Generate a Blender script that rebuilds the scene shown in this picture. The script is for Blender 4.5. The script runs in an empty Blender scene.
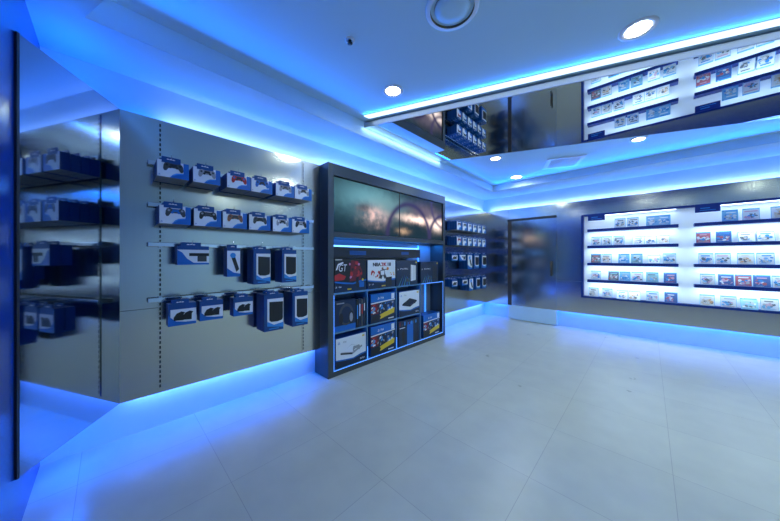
import bpy, math, random
from mathutils import Vector, Matrix
R = math.radians
S = bpy.context.scene
COL = S.collection
rnd = random.Random(7)

# ------------------------------------------------------------------ materials
MATS = {}
def mat(name, col, rough=0.5, metal=0.0, emit=None, es=0.0, spec=0.5, aniso=0.0, coat=0.0):
    if name in MATS: return MATS[name]
    m = bpy.data.materials.new(name); m.use_nodes = True
    b = m.node_tree.nodes['Principled BSDF']
    b.inputs['Base Color'].default_value = (*col, 1)
    b.inputs['Roughness'].default_value = rough
    b.inputs['Metallic'].default_value = metal
    b.inputs['Specular IOR Level'].default_value = spec
    if coat: b.inputs['Coat Weight'].default_value = coat; b.inputs['Coat Roughness'].default_value = .08
    if aniso:
        b.inputs['Anisotropic'].default_value = aniso
        t = m.node_tree.nodes.new('ShaderNodeTangent'); t.direction_type = 'RADIAL'; t.axis = 'Z'
        m.node_tree.links.new(t.outputs[0], b.inputs['Tangent'])
    if emit:
        b.inputs['Emission Color'].default_value = (*emit, 1); b.inputs['Emission Strength'].default_value = es
    MATS[name] = m
    return m

def vary(m, scale, lo, hi, sock='Roughness', stretch=(1, 1, 1), detail=3):
    """noise-driven variation of one principled input"""
    nt = m.node_tree; b = nt.nodes['Principled BSDF']
    tc = nt.nodes.new('ShaderNodeTexCoord'); mp = nt.nodes.new('ShaderNodeMapping'); mp.inputs['Scale'].default_value = stretch
    n = nt.nodes.new('ShaderNodeTexNoise'); n.inputs['Scale'].default_value = scale; n.inputs['Detail'].default_value = detail
    nt.links.new(tc.outputs['Object'], mp.inputs['Vector']); nt.links.new(mp.outputs[0], n.inputs['Vector'])
    if sock == 'Base Color':
        r = nt.nodes.new('ShaderNodeValToRGB'); r.color_ramp.elements[0].position = .3; r.color_ramp.elements[1].position = .7
        r.color_ramp.elements[0].color = (*lo, 1); r.color_ramp.elements[1].color = (*hi, 1)
        nt.links.new(n.outputs[0], r.inputs[0]); nt.links.new(r.outputs[0], b.inputs[sock])
    else:
        r = nt.nodes.new('ShaderNodeMapRange'); r.inputs['To Min'].default_value = lo; r.inputs['To Max'].default_value = hi
        r.inputs['From Min'].default_value = .3; r.inputs['From Max'].default_value = .7
        nt.links.new(n.outputs[0], r.inputs[0]); nt.links.new(r.outputs[0], b.inputs[sock])
    return m

LED = (0.0, 0.15, 1.0)
paint = vary(mat('led_tinted_paint', (.56, .77, .88), .55), 3, (.54, .75, .86), (.58, .79, .90), 'Base Color')  # paint colour carries a blue tint standing in for the LED cast
soffit_m = mat('led_tinted_ceiling', (.56, .77, .88), .5)  # same blue LED cast put into the ceiling colour
steel = vary(mat('brushed_steel', (.66, .64, .56), .17, 1.0, aniso=.45), 40, .155, .185, 'Roughness', (1, 1, .03))
steelm = vary(mat('polished_steel', (.34, .42, .50), .05, 1.0), 30, .04, .07, 'Roughness', (1, 1, .04))
doorm = vary(mat('door_steel', (.58, .57, .52), .15, 1.0, aniso=.3), 40, .13, .17, 'Roughness', (1, 1, .03))
edge_m = mat('dark_edge', (.03, .035, .04), .4, .3)
jamb_m = mat('bronze_jamb', (.10, .085, .07), .35, .7)
frame_m = vary(mat('gunmetal_frame', (.085, .10, .11), .36, .6), 50, .34, .44, 'Roughness', (1, 1, .05))
mirror_m = mat('tinted_mirror', (.66, .70, .74), .012, 1.0)
alu = mat('pale_aluminium', (.45, .48, .50), .35, .6)
chrome = mat('chrome', (.78, .79, .8), .12, 1.0)
carton_blue = mat('carton_blue', (.002, .065, .25), .35)
print_blue = mat('print_blue', (.002, .14, .50), .3)
print_light = mat('print_light_blue', (.03, .28, .72), .3)
white_p = mat('print_white', (.80, .83, .86), .35)
kraft = mat('carton_grey', (.36, .36, .34), .6)
black_p = mat('print_black', (.012, .013, .016), .35)
dark_p = mat('print_charcoal', (.05, .055, .06), .35)
grey_p = mat('print_grey', (.32, .33, .35), .4)
red_p = mat('print_red', (.50, .02, .025), .35)
dred_p = mat('print_dark_red', (.16, .012, .02), .35)
pink_p = mat('print_pink', (.62, .22, .42), .35)
orange_p = mat('print_orange', (.75, .22, .03), .35)
yellow_p = mat('print_yellow', (.80, .55, .03), .35)
copper_p = mat('print_copper', (.28, .10, .06), .35)
navy_p = mat('print_navy', (.003, .016, .05), .3)
teal_p = mat('print_teal', (.04, .28, .36), .35)
tan_p = mat('print_tan', (.50, .40, .28), .4)
green_p = mat('print_green', (.10, .30, .12), .4)
shelf_blue = mat('shelf_blue', (.004, .03, .22), .35)
niche_white = mat('lit_white_panel', (.88, .92, .97), .5, emit=(.60, .82, 1.0), es=.22)
led_white = mat('led_diffuser', (.9, .9, .9), .4, emit=(.62, .80, 1.0), es=1.7)
led_blue = mat('led_blue_diffuser', (.5, .6, .9), .4, emit=(.015, .22, 1.0), es=1.6)
led_bar = mat('led_bar_diffuser', (.5, .6, .9), .4, emit=(.12, .42, 1.0), es=2.6)
lamp_m = mat('lamp_lens', (.9, .9, .9), .3, emit=(1.0, .97, .92), es=30)
lamp_rim = mat('lamp_rim', (.78, .79, .80), .3)
glass_edge = mat('shelf_glass', (.10, .24, .42), .08, 0, spec=.6, coat=.4)
black_in = mat('cabinet_black', (.012, .016, .025), .4)
cab_in = mat('cabinet_interior', (.22, .27, .36), .45)
warm_ring = mat('diffuser_ring', (.16, .13, .06), .5)

def floor_mat():
    m = bpy.data.materials.new('floor_tiles'); m.use_nodes = True
    nt = m.node_tree; b = nt.nodes['Principled BSDF']
    tc = nt.nodes.new('ShaderNodeTexCoord'); mp = nt.nodes.new('ShaderNodeMapping')
    mp.inputs['Location'].default_value = (-.105, -.49, 0)
    nt.links.new(tc.outputs['Object'], mp.inputs['Vector'])
    br = nt.nodes.new('ShaderNodeTexBrick'); br.offset = 0; br.squash = 1
    br.inputs['Scale'].default_value = 1; br.inputs['Brick Width'].default_value = .617; br.inputs['Row Height'].default_value = .617
    br.inputs['Mortar Size'].default_value = .0016; br.inputs['Mortar Smooth'].default_value = .3
    br.inputs['Color1'].default_value = (.64, .64, .51, 1); br.inputs['Color2'].default_value = (.61, .61, .49, 1)
    br.inputs['Mortar'].default_value = (.42, .40, .34, 1)
    nt.links.new(mp.outputs[0], br.inputs['Vector'])
    n = nt.nodes.new('ShaderNodeTexNoise'); n.inputs['Scale'].default_value = 5; n.inputs['Detail'].default_value = 8
    nt.links.new(tc.outputs['Object'], n.inputs['Vector'])
    mx = nt.nodes.new('ShaderNodeMix'); mx.data_type = 'RGBA'; mx.blend_type = 'MULTIPLY'; mx.inputs['Factor'].default_value = .22
    nt.links.new(br.outputs['Color'], mx.inputs['A']); nt.links.new(n.outputs[0], mx.inputs['B'])
    nt.links.new(mx.outputs['Result'], b.inputs['Base Color'])
    r = nt.nodes.new('ShaderNodeMapRange'); r.inputs['To Min'].default_value = .24; r.inputs['To Max'].default_value = .36
    nt.links.new(n.outputs[0], r.inputs[0]); nt.links.new(r.outputs[0], b.inputs['Roughness'])
    b.inputs['Specular IOR Level'].default_value = .5
    return m
floor_m = floor_mat()

# ------------------------------------------------------------------ mesh builder
class MB:
    def __init__(s): s.v = []; s.f = []; s.mi = []; s.mats = []; s.sm = []
    def m(s, mt):
        if mt not in s.mats: s.mats.append(mt)
        return s.mats.index(mt)
    def face(s, pts, mt, smooth=False):
        o = len(s.v); s.v += [tuple(p) for p in pts]; s.f.append(tuple(range(o, o + len(pts)))); s.mi.append(s.m(mt)); s.sm.append(smooth)
    def box(s, x0, x1, y0, y1, z0, z1, mt, **side):
        o = len(s.v)
        s.v += [(x0, y0, z0), (x1, y0, z0), (x1, y1, z0), (x0, y1, z0), (x0, y0, z1), (x1, y0, z1), (x1, y1, z1), (x0, y1, z1)]
        for nm, q in (('bottom', (0, 3, 2, 1)), ('top', (4, 5, 6, 7)), ('front', (0, 1, 5, 4)), ('right', (1, 2, 6, 5)), ('back', (2, 3, 7, 6)), ('left', (3, 0, 4, 7))):
            s.f.append(tuple(o + i for i in q)); s.mi.append(s.m(side.get(nm, mt))); s.sm.append(False)
        return s
    def flat(s, pts, y, mt):            # polygon in the x-z plane, looking towards -y
        s.face([(p[0], y, p[1]) for p in pts], mt); return s
    def rect(s, x0, x1, z0, z1, y, mt): return s.flat([(x0, z0), (x1, z0), (x1, z1), (x0, z1)], y, mt)
    def ell(s, cx, cz, rx, rz, y, mt, n=20, a=0):
        ca, sa = math.cos(a), math.sin(a)
        return s.flat([(cx + rx * math.cos(t) * ca - rz * math.sin(t) * sa, cz + rx * math.cos(t) * sa + rz * math.sin(t) * ca) for t in (2 * math.pi * i / n for i in range(n))], y, mt)
    def prism(s, poly, z0, z1, mt):     # vertical prism over an x-y polygon (counter-clockwise)
        o = len(s.v); n = len(poly)
        s.v += [(x, y, z0) for x, y in poly] + [(x, y, z1) for x, y in poly]
        s.f.append(tuple(o + i for i in reversed(range(n)))); s.f.append(tuple(o + n + i for i in range(n)))
        for i in range(n): j = (i + 1) % n; s.f.append((o + i, o + j, o + n + j, o + n + i))
        s.mi += [s.m(mt)] * (n + 2); s.sm += [False] * (n + 2); return s
    def lathe(s, prof, mt, n=32, c=(0, 0, 0), close=True):
        o = len(s.v); k = len(prof); mi = s.m(mt)
        for i in range(n):
            a = 2 * math.pi * i / n
            s.v += [(c[0] + r * math.cos(a), c[1] + r * math.sin(a), c[2] + z) for r, z in prof]
        for i in range(n):
            j = (i + 1) % n
            for q in range(k - 1):
                s.f.append((o + i * k + q, o + j * k + q, o + j * k + q + 1, o + i * k + q + 1)); s.mi.append(mi); s.sm.append(True)
        return s
    def tube(s, pts, r, mt, n=8):
        pts = [Vector(p) for p in pts]; o = len(s.v); mi = s.m(mt)
        for i, p in enumerate(pts):
            d = (pts[min(i + 1, len(pts) - 1)] - pts[max(i - 1, 0)]).normalized()
            u = d.cross(Vector((0, 0, 1)) if abs(d.z) < .9 else Vector((1, 0, 0))).normalized(); w = u.cross(d)
            s.v += [tuple(p + (u * math.cos(2 * math.pi * k / n) + w * math.sin(2 * math.pi * k / n)) * r) for k in range(n)]
        for i in range(len(pts) - 1):
            for k in range(n):
                a = o + i * n + k; b = o + i * n + (k + 1) % n
                s.f.append((a, b, b + n, a + n)); s.mi.append(mi); s.sm.append(True)
        e = o + (len(pts) - 1) * n
        s.f.append(tuple(o + k for k in reversed(range(n)))); s.f.append(tuple(e + k for k in range(n))); s.mi += [mi, mi]; s.sm += [False, False]
        return s
    def text(s, st, x, z, h, y, mt, w=None, italic=0):
        vs, fs, wd = text_polys(st); k = h; kx = k if w is None else w / wd
        for f in fs: s.flat([(x + vs[i][0] * kx + vs[i][1] * k * italic, z + vs[i][1] * k) for i in f], y, mt)
        return s
    def mesh(s, name):
        me = bpy.data.meshes.new(name); me.from_pydata(s.v, [], s.f)
        for m_ in s.mats: me.materials.append(m_)
        me.polygons.foreach_set('material_index', s.mi); me.polygons.foreach_set('use_smooth', s.sm); me.update(); return me
    def build(s, name, parent=None, loc=(0, 0, 0), rz=0, bevel=0):
        return link(name, s.mesh(name), parent, loc, rz, bevel)

def link(name, me, parent=None, loc=(0, 0, 0), rz=0, bevel=0):
    o = bpy.data.objects.new(name, me); COL.objects.link(o); o.parent = parent; o.location = loc; o.rotation_euler[2] = rz
    if bevel:
        b = o.modifiers.new('bevel', 'BEVEL'); b.width = bevel; b.segments = 2; b.limit_method = 'ANGLE'
    return o

_T = {}
def text_polys(st):
    if st in _T: return _T[st]
    cu = bpy.data.curves.new('lettering', 'FONT'); cu.body = st; cu.size = 1.36; cu.offset = .003
    o = bpy.data.objects.new('lettering', cu); COL.objects.link(o)
    dg = bpy.context.evaluated_depsgraph_get(); me = bpy.data.meshes.new_from_object(o.evaluated_get(dg))
    vs = [(v.co.x, v.co.y) for v in me.vertices]; fs = []
    for p in me.polygons:
        ix = list(p.vertices)
        ar = sum(vs[ix[i]][0] * vs[ix[(i + 1) % len(ix)]][1] - vs[ix[(i + 1) % len(ix)]][0] * vs[ix[i]][1] for i in range(len(ix)))
        fs.append(ix if ar > 0 else ix[::-1])
    wd = max(v[0] for v in vs) if vs else 1
    bpy.data.objects.remove(o); bpy.data.curves.remove(cu); bpy.data.meshes.remove(me)
    _T[st] = (vs, fs, wd); return _T[st]

def tag(o, label=None, cat=None, group=None, kind=None):
    if label: o['label'] = label
    if cat: o['category'] = cat
    if group: o['group'] = group
    if kind: o['kind'] = kind
    return o
def empty(name, loc, rz=0):
    o = bpy.data.objects.new(name, None); COL.objects.link(o); o.empty_display_size = .05; o.location = loc; o.rotation_euler[2] = rz; return o
def struct(name, mb, bevel=0, parent=None):
    o = mb.build(name, parent, bevel=bevel); o['kind'] = 'structure'; return o
def copy_tree(o, parent=None):
    c = o.copy(); COL.objects.link(c); c.parent = parent
    for ch in list(o.children): copy_tree(ch, c)
    return c

# ------------------------------------------------------------------ the room (metres; camera stands at x=0, y=0)
LW, LP, CF = -2.746, -2.635, -2.4723          # left wall, left cladding face, cabinet front
BW, BP = 6.0, 5.903                           # back wall, back cladding face
PB, PT = .295, 2.331                          # cladding bottom and top
ZS, ZN, ZF, ZM = 2.627, 2.79, 2.738, 2.7243   # soffit, near ceiling, far ceiling, mirror
FY = -.301; RX = 4.2
TL, TB = -2.242, 5.30                         # tray lips
CAB0, CAB1 = 1.620, 3.913

struct('floor', MB().box(LW, RX, FY, BW, -.1, 0, floor_m))
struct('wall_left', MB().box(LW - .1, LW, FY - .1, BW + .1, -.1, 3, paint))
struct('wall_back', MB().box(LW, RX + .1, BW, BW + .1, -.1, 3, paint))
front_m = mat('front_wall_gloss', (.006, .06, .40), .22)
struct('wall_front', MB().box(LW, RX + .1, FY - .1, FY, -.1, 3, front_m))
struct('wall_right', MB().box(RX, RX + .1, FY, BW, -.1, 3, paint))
c = MB()
sk = math.tan(R(18.7))
nearx = lambda x: -.097 + (x + 2.25) * sk
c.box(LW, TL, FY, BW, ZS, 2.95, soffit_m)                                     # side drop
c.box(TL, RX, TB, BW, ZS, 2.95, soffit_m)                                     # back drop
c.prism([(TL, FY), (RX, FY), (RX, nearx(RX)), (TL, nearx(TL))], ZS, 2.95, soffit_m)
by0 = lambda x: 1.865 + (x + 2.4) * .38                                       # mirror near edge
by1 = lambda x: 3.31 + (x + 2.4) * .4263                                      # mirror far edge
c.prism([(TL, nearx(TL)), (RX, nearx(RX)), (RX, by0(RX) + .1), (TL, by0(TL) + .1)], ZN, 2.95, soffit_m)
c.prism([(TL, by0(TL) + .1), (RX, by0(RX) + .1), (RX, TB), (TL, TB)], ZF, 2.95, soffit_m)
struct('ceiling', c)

# steel cladding
def clad(mb, x0, x1, z0, z1):   # back wall boards
    mb.box(x0, x1, BP, BP + .025, z0, z1, steel)
t = MB()
for a, b in ((.049, CAB0), (CAB1, BP)):
    t.box(LP - .025, LP, a, b, PB, .929, steel); t.box(LP - .025, LP, a, b, .932, PT, steel)
    t.box(LW, LP - .004, a, b, .92, .94, edge_m)
    for z in (.6, 1.4, 2.0): t.box(LW, LP - .02, a + .02, b - .02, z, z + .04, edge_m)
struct('trim_1', t)
NX0, NX1, NZ0, NZ1 = -.881, 1.70, .586, 2.072
DX0, DX1, DZ = -2.16, -1.275, 2.07
t = MB()
clad(t, LP, DX0 - .004, PB, PT); clad(t, DX0, DX1, DZ + .045, PT)
clad(t, DX1 + .004, NX0, PB, .87); clad(t, DX1 + .004, NX0, .873, PT)
clad(t, NX0, NX1, PB, NZ0); clad(t, NX0, NX1, NZ1, PT); clad(t, NX1, RX, PB, PT)
struct('trim_2', t)
# angled polished panel closing the corner by the front wall
a, b = Vector((-2.088, -.286)), Vector((-2.6352, .049))
d = (b - a).normalized(); n = Vector((-d.y, d.x)); n = n if n.x < 0 else -n    # away from the room
t = MB(); w = n * .03
t.prism([tuple(a), tuple(b), tuple(b + w), tuple(a + w)][::-1] if (b - a).cross(w) < 0 else [tuple(a), tuple(b), tuple(b + w), tuple(a + w)], PB, PT, steelm)
struct('trim_3', t)
t = MB(); e = a - d * .012
q = [tuple(e), tuple(a), tuple(a + w), tuple(e + w)]
t.prism(q if (a - e).cross(w) > 0 else q[::-1], PB - .005, PT + .004, edge_m)
struct('trim_4', t)

# the steel door in the back wall
dr = MB().box(DX0, DX1, BP + .002, BW, .30, DZ, doorm).build('door_1'); dr['kind'] = 'structure'
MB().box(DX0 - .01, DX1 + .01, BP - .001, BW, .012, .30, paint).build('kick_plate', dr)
MB().box(DX0 - .02, DX1 + .01, BP - .014, BP + .03, DZ, DZ + .045, edge_m).build('door_header', dr)
MB().box(DX0 - .012, DX0 + .062, BP - .008, BP + .03, .30, DZ, jamb_m).build('door_jamb', dr)
h = MB(); h.tube([(-1.352, BP - .04, .95), (-1.352, BP - .04, 1.24)], .011, jamb_m)
for z in (.98, 1.21): h.tube([(-1.352, BP - .04, z), (-1.352, BP + .003, z)], .008, jamb_m)
h.build('door_handle', dr)

# ------------------------------------------------------------------ mirrored ceiling panel and its light line
X0, X1 = TL - .0, 1.2
cm = empty('ceiling_mirror', (0, 3.2, ZM))
tag(cm, 'long tinted mirror panel mounted flat under the ceiling, reflecting the lit shelves', 'mirror')
y_ = 3.2
MB().prism([(X0, by0(X0) + .012 - y_), (X1, by0(X1) + .012 - y_), (X1, by1(X1) - .012 - y_), (X0, by1(X0) - .012 - y_)], 0, .012, mirror_m).build('mirror_sheet', cm)
MB().prism([(X0, by0(X0) - y_), (X1, by0(X1) - y_), (X1, by0(X1) + .012 - y_), (X0, by0(X0) + .012 - y_)], 0, .05, alu).build('fascia', cm)
MB().prism([(X0, by1(X0) - .012 - y_), (X1, by1(X1) - .012 - y_), (X1, by1(X1) - y_), (X0, by1(X0) - y_)], 0, ZF - ZM, alu).build('edge_trim', cm)
ls = MB()
xa, xb = -2.15, 1.2
off = .045
ls.prism([(xa, by0(xa) - off - .07), (xb, by0(xb) - off - .07), (xb, by0(xb) - off), (xa, by0(xa) - off)], ZN - .006, ZN, led_white)
tag(ls.build('light_line'), 'bright white light line running along the ceiling beside the mirror panel', 'light')

# ------------------------------------------------------------------ ceiling fittings
def downlight(x, y, z, r, label, rim=True):
    o = empty('downlight', (x, y, z)); tag(o, label, 'light', 'round recessed downlights')
    MB().lathe([(r * .80, 0), (r * .82, -.004), (r * 1.18, -.006), (r * 1.22, 0)], lamp_rim, 36).build('rim', o)
    m = MB(); m.face([(r * .82 * math.cos(-2 * math.pi * i / 36), r * .82 * math.sin(-2 * math.pi * i / 36), -.002) for i in range(36)], lamp_m)
    m.build('lens', o)
    return o
DL = [(-1.646, 1.752, ZN, .078, 'round white downlight in front of the mirror panel, above the video screens'),
      (-.051, 2.381, ZN, .082, 'large round white downlight nearest the middle of the ceiling beside the light line'),
      (-1.60, 3.87, ZF, .075, 'round downlight touching the far edge of the ceiling mirror above the door'),
      (-1.70, 5.02, ZF, .10, 'round downlight close to the back ceiling lip, above the steel door'),
      (-.09, 4.44, ZF, .07, 'round downlight behind the mirror panel, over the lit game shelves')]
for q in DL: downlight(*q)
dif = empty('air_diffuser', (-.845, 1.413, ZN)); tag(dif, 'large round air diffuser with a beige ring in the ceiling', 'air vent')
MB().lathe([(.155, 0), (.155, -.008), (.150, -.012), (.128, -.014)], lamp_rim, 48).build('outer_ring', dif)
MB().lathe([(.128, -.014), (.122, .02), (.108, .02), (.104, -.004)], warm_ring, 48).build('slot_ring', dif)
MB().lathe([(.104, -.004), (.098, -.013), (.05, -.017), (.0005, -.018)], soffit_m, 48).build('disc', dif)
sp = empty('sprinkler_head', (-1.472, 1.138, ZN)); tag(sp, 'small dark sprinkler head in a white ceiling cup', 'sprinkler')
MB().lathe([(.034, 0), (.034, -.004), (.016, -.008), (.016, 0)], lamp_rim, 24).build('cup', sp)
MB().lathe([(.010, 0), (.010, -.018), (.018, -.020), (.018, -.024), (.0005, -.024)], edge_m, 16).build('nozzle', sp)
ac = empty('ceiling_vent', (-.93, 4.72, ZF), R(22)); tag(ac, 'square blue-lit ceiling vent behind the mirror panel', 'air vent')
vm = MB()
for s_ in (-1, 1):
    vm.box(-.24, .24, s_ * .21 - .03, s_ * .21 + .03, -.012, 0, lamp_rim); vm.box(s_ * .21 - .03, s_ * .21 + .03, -.18, .18, -.012, 0, lamp_rim)
vm.build('vent_frame', ac, bevel=.003)
g = MB()
for i in range(9): g.box(-.18, .18, -.17 + i * .04, -.155 + i * .04, -.010, 0, lamp_rim)
g.build('vent_grille', ac)

# ------------------------------------------------------------------ hanging rails on the left cladding
def standard(y, z0, z1, label):
    m = MB(); m.box(LP, LP + .005, y - .011, y + .011, z0, z1, steel)
    z = z0 + .02
    while z < z1 - .02: m.box(LP + .0051, LP + .0055, y - .0045, y + .0045, z, z + .022, black_p); z += .036
    return tag(m.build('slotted_standard'), label, 'rail', 'slotted wall standards')
standard(.262, .315, PT - .01, 'vertical slotted steel standard beside the angled corner panel')
standard(1.417, .315, PT - .01, 'vertical slotted steel standard beside the display cabinet')

def rail(y0, y1, z, hooks, label, reach=.215):
    o = empty('hook_rail', (LP, y0, z)); tag(o, label, 'rail', 'chrome hook rails')
    MB().box(.030, .046, 0, y1 - y0, -.016, .016, chrome).build('bar', o, bevel=.003)
    for y in (.072, y1 - y0 - .10): MB().box(0.0, .032, y - .01, y + .01, -.02, .02, chrome).build('bracket', o)
    for hy in hooks:
        y = hy - y0
        MB().tube([(.046, y, .004), (reach, y, .004), (reach + .012, y, .016), (reach + .016, y, .034)], .0028, chrome, 6).build('hook', o)
    return o

# ------------------------------------------------------------------ boxed products (local: x right, -y front, z up, origin at front bottom centre)
PAD = [(-.50, .10), (-.44, .26), (-.30, .32), (-.18, .27), (.18, .27), (.30, .32), (.44, .26), (.50, .10), (.52, -.18), (.46, -.32), (.36, -.30), (.26, -.10), (.16, -.06), (-.16, -.06), (-.26, -.10), (-.36, -.30), (-.46, -.32), (-.52, -.18)]
def mark(m, x, z, s, y, mt):            # small emblem: upright letter with a lying curve
    m.text('P', x, z, s, y, mt); m.flat([(x - s * .35, z + s * .12), (x + s * .25, z), (x + s * 1.1, z + s * .25), (x + s * .9, z + s * .36), (x + s * .25, z + s * .14), (x - s * .2, z + s * .26)], y, mt)
_M = {}
def cached(key, fn):
    if key not in _M: _M[key] = fn()
    return _M[key]
def carton_mesh(w, h, d):
    def f():
        m = MB(); m.box(-w / 2, w / 2, 0, d, 0, h, carton_blue, bottom=kraft, top=carton_blue); return m.mesh('carton')
    return cached(('carton', w, h, d), f)
def tab_mesh(w, h, d):
    def f():
        m = MB(); tw = w * .30; cx = -w * .07
        m.box(cx - tw, cx + tw, -.0015, .003, h - .016, h + .026, carton_blue)
        for k in range(3): m.ell(cx - tw * .35 + k * tw * .3, h + .010 + (k == 1) * .001, tw * .13, .0035, -.0022, white_p, 10)
        m.rect(cx - tw * .5, cx + tw * .4, h + .008, h + .0105, -.0021, white_p)
        return m.mesh('hang_tab')
    return cached(('tab', w, h), f)
def pad_print(w, h):
    def f():
        m = MB(); y = -.0008
        m.rect(-w / 2, -w * .34, 0, h, y, white_p); m.rect(-w * .34, w * .32, h * .0, h * .36, y, white_p)
        m.rect(-w * .34, w * .32, h * .36, h, y, white_p)
        m.rect(w * .32, w / 2, 0, h, y, print_blue)
        m.flat([(-w * .12, 0), (w * .32, 0), (w * .32, h * .36), (w * .10, h * .31), (-w * .02, h * .2)], y - .0005, print_blue)
        m.flat([(-w * .12, 0), (-w * .02, h * .2), (w * .10, h * .31), (w * .32, h * .36), (w * .32, h * .30), (w * .1, h * .24), (0, h * .13)], y - .0007, print_light)
        mark(m, -w * .46, h * .07, h * .09, y - .0007, print_blue)
        return m.mesh('front_print')
    return cached(('padprint', w, h), f)
def pad_pic(w, h, c1, c2, c3):
    def f():
        m = MB(); y = -.0022; k = w * .62; cx, cz = w * .0, h * .64
        m.flat([(cx + px * k, cz + pz * k * .86) for px, pz in PAD], y, c1)
        m.rect(cx - k * .17, cx + k * .17, cz + k * .03, cz + k * .2, y - .0004, c2)
        for s_ in (-1, 1):
            m.ell(cx + s_ * k * .17, cz - k * .01, k * .075, k * .075, y - .0006, c2, 14)
            m.ell(cx + s_ * k * .34, cz + k * .12, k * .07, k * .07, y - .0006, c3, 12)
        return m.mesh('gamepad_picture')
    return cached(('padpic', w, h, c1.name, c2.name, c3.name), f)

def hang_group(x, y, z, rz, w, h, d, n, front, name, lab_front, lab_behind, cat, group):
    """front box with its parts, and n-1 plain boxes behind it on the same hook"""
    Mx = Matrix.Rotation(rz, 3, 'Z')
    o = empty(name, (x, y, z), rz); tag(o, lab_front, cat, group)
    link('carton', carton_mesh(w, h, d), o)
    link('hang_tab', tab_mesh(w, h, d), o)
    for nm, me in front: link(nm, me, o)
    for i in range(1, n):
        p = Vector((x, y, z)) + Mx @ Vector((0, i * (d + .0035), 0))
        b = link(name, carton_mesh(w, h, d), None, p, rz)
        link('hang_tab', tab_mesh(w, h, d), b)
        tag(b, lab_behind[i - 1], cat, group)
    return o

ORD = ['first', 'second', 'third', 'fourth', 'fifth', 'sixth', 'seventh']
COLS1 = [(dark_p, black_p, black_p, 'charcoal'), (grey_p, black_p, dark_p, 'white'), (red_p, black_p, print_blue, 'red'),
         (print_blue, black_p, navy_p, 'blue'), (grey_p, dark_p, black_p, 'white and black'), (grey_p, black_p, white_p, 'pale grey')]
COLS2 = [(dark_p, print_blue, grey_p, 'dark camouflage'), (black_p, dark_p, grey_p, 'black'), (copper_p, dark_p, dark_p, 'copper'),
         (dark_p, black_p, navy_p, 'dark grey'), (grey_p, black_p, white_p, 'silver'), (black_p, grey_p, dark_p, 'glossy black')]
PFX = LP + .21
ROW1 = [(.226, .402), (.426, .605), (.647, .828), (.830, 1.010), (1.042, 1.213), (1.221, 1.396)]
ROW2 = [(.235, .416), (.433, .609), (.620, .796), (.812, .992), (1.020, 1.181), (1.197, 1.366)]
def behind(n, what, where):
    return [f'{what} {ORD[i]} from the front {where}' for i in range(1, n)]
for ri, (ROW, cols, z, h, rn) in enumerate(((ROW1, COLS1, 1.867, .114, 'top'), (ROW2, COLS2, 1.542, .127, 'second'))):
    for i, (y0, y1) in enumerate(ROW):
        c1, c2, c3, cn = cols[i]; w = .176; yy = (y0 + y1) / 2
        hang_group(PFX, yy, z, R(90), w, h, .046, 4, [('front_print', pad_print(w, h)), ('gamepad_picture', pad_pic(w, h, c1, c2, c3))],
                   'controller_box', f'front box with a {cn} gamepad, {ORD[i]} on the {rn} rail, large panel',
                   behind(4, 'controller box', f'on the {ORD[i]} hook of the {rn} rail, large panel'), 'boxed controller', f'controller boxes on the {rn} rail')
rail(.19, 1.517, 1.905 + .088, [(a + b) / 2 - .012 for a, b in ROW1], 'topmost chrome hook rail carrying gamepad boxes on the large steel panel')
rail(.19, 1.517, 1.690, [(a + b) / 2 - .012 for a, b in ROW2], 'second chrome hook rail from the top on the large steel panel')

def acc_print(w, h, style):
    def f():
        m = MB(); y = -.0008
        if style == 'bar':
            m.rect(-w / 2, w / 2, 0, h * .80, y, white_p)
            m.flat([(-w / 2, 0), (w * .5, 0), (w * .5, h * .08), (w * .0, h * .10), (-w * .20, h * .32), (-w * .36, h * .66), (-w / 2, h * .78)], y - .0005, print_blue)
        elif style == 'wand':
            m.rect(-w / 2, w / 2, h * .0, h * .9, y, white_p)
            m.flat([(-w / 2, 0), (w / 2, 0), (w / 2, h * .10), (0, h * .14), (-w / 2, h * .3)], y - .0005, print_blue)
        elif style == 'tall':
            m.rect(-w * .34, w / 2, h * .14, h * .88, y, white_p)
            m.flat([(-w * .34, h * .14), (w * .5, h * .06), (w * .5, h * .2), (0, h * .16), (-w * .34, h * .27)], y - .0005, print_light)
            m.rect(-w * .25, w * .25, h * .045, h * .07, y - .0005, print_light)
        else:
            m.rect(-w * .42, w / 2, h * .12, h * .74, y, white_p)
            m.flat([(-w / 2, 0), (w / 2, 0), (w / 2, h * .12), (w * .1, h * .14), (-w * .22, h * .2), (-w * .42, h * .4), (-w / 2, h * .5)], y - .0005, print_blue)
        return m.mesh('front_print')
    return cached(('acc', w, h, style), f)
def acc_pic(w, h, style):
    def f():
        m = MB(); y = -.0022
        if style == 'bar':
            m.rect(-w * .14, w * .5, h * .46, h * .62, y, black_p); m.rect(w * .12, w * .42, h * .16, h * .46, y, dark_p)
        elif style == 'wand':
            m.flat([(-w * .18, h * .66), (w * .1, h * .70), (w * .42, h * .26), (w * .2, h * .16)], y, black_p)
            m.ell(-w * .06, h * .74, w * .22, w * .22, y - .0005, print_light, 16)
        elif style == 'tall':
            m.flat([(-w * .24, h * .30), (-w * .14, h * .25), (w * .18, h * .24), (w * .42, h * .27), (w * .47, h * .33), (w * .47, h * .78), (-w * .24, h * .80)], y, black_p)
        else:
            for k in (-.16, .14):
                m.flat([(w * (k - .15), h * .24), (w * (k + .19), h * .22), (w * (k + .20), h * .50), (w * (k + .25), h * .58), (w * (k + .12), h * .63), (w * (k - .05), h * .55), (w * (k - .15), h * .38)], y, black_p)
        return m.mesh('product_picture')
    return cached(('accpic', w, h, style), f)
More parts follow.
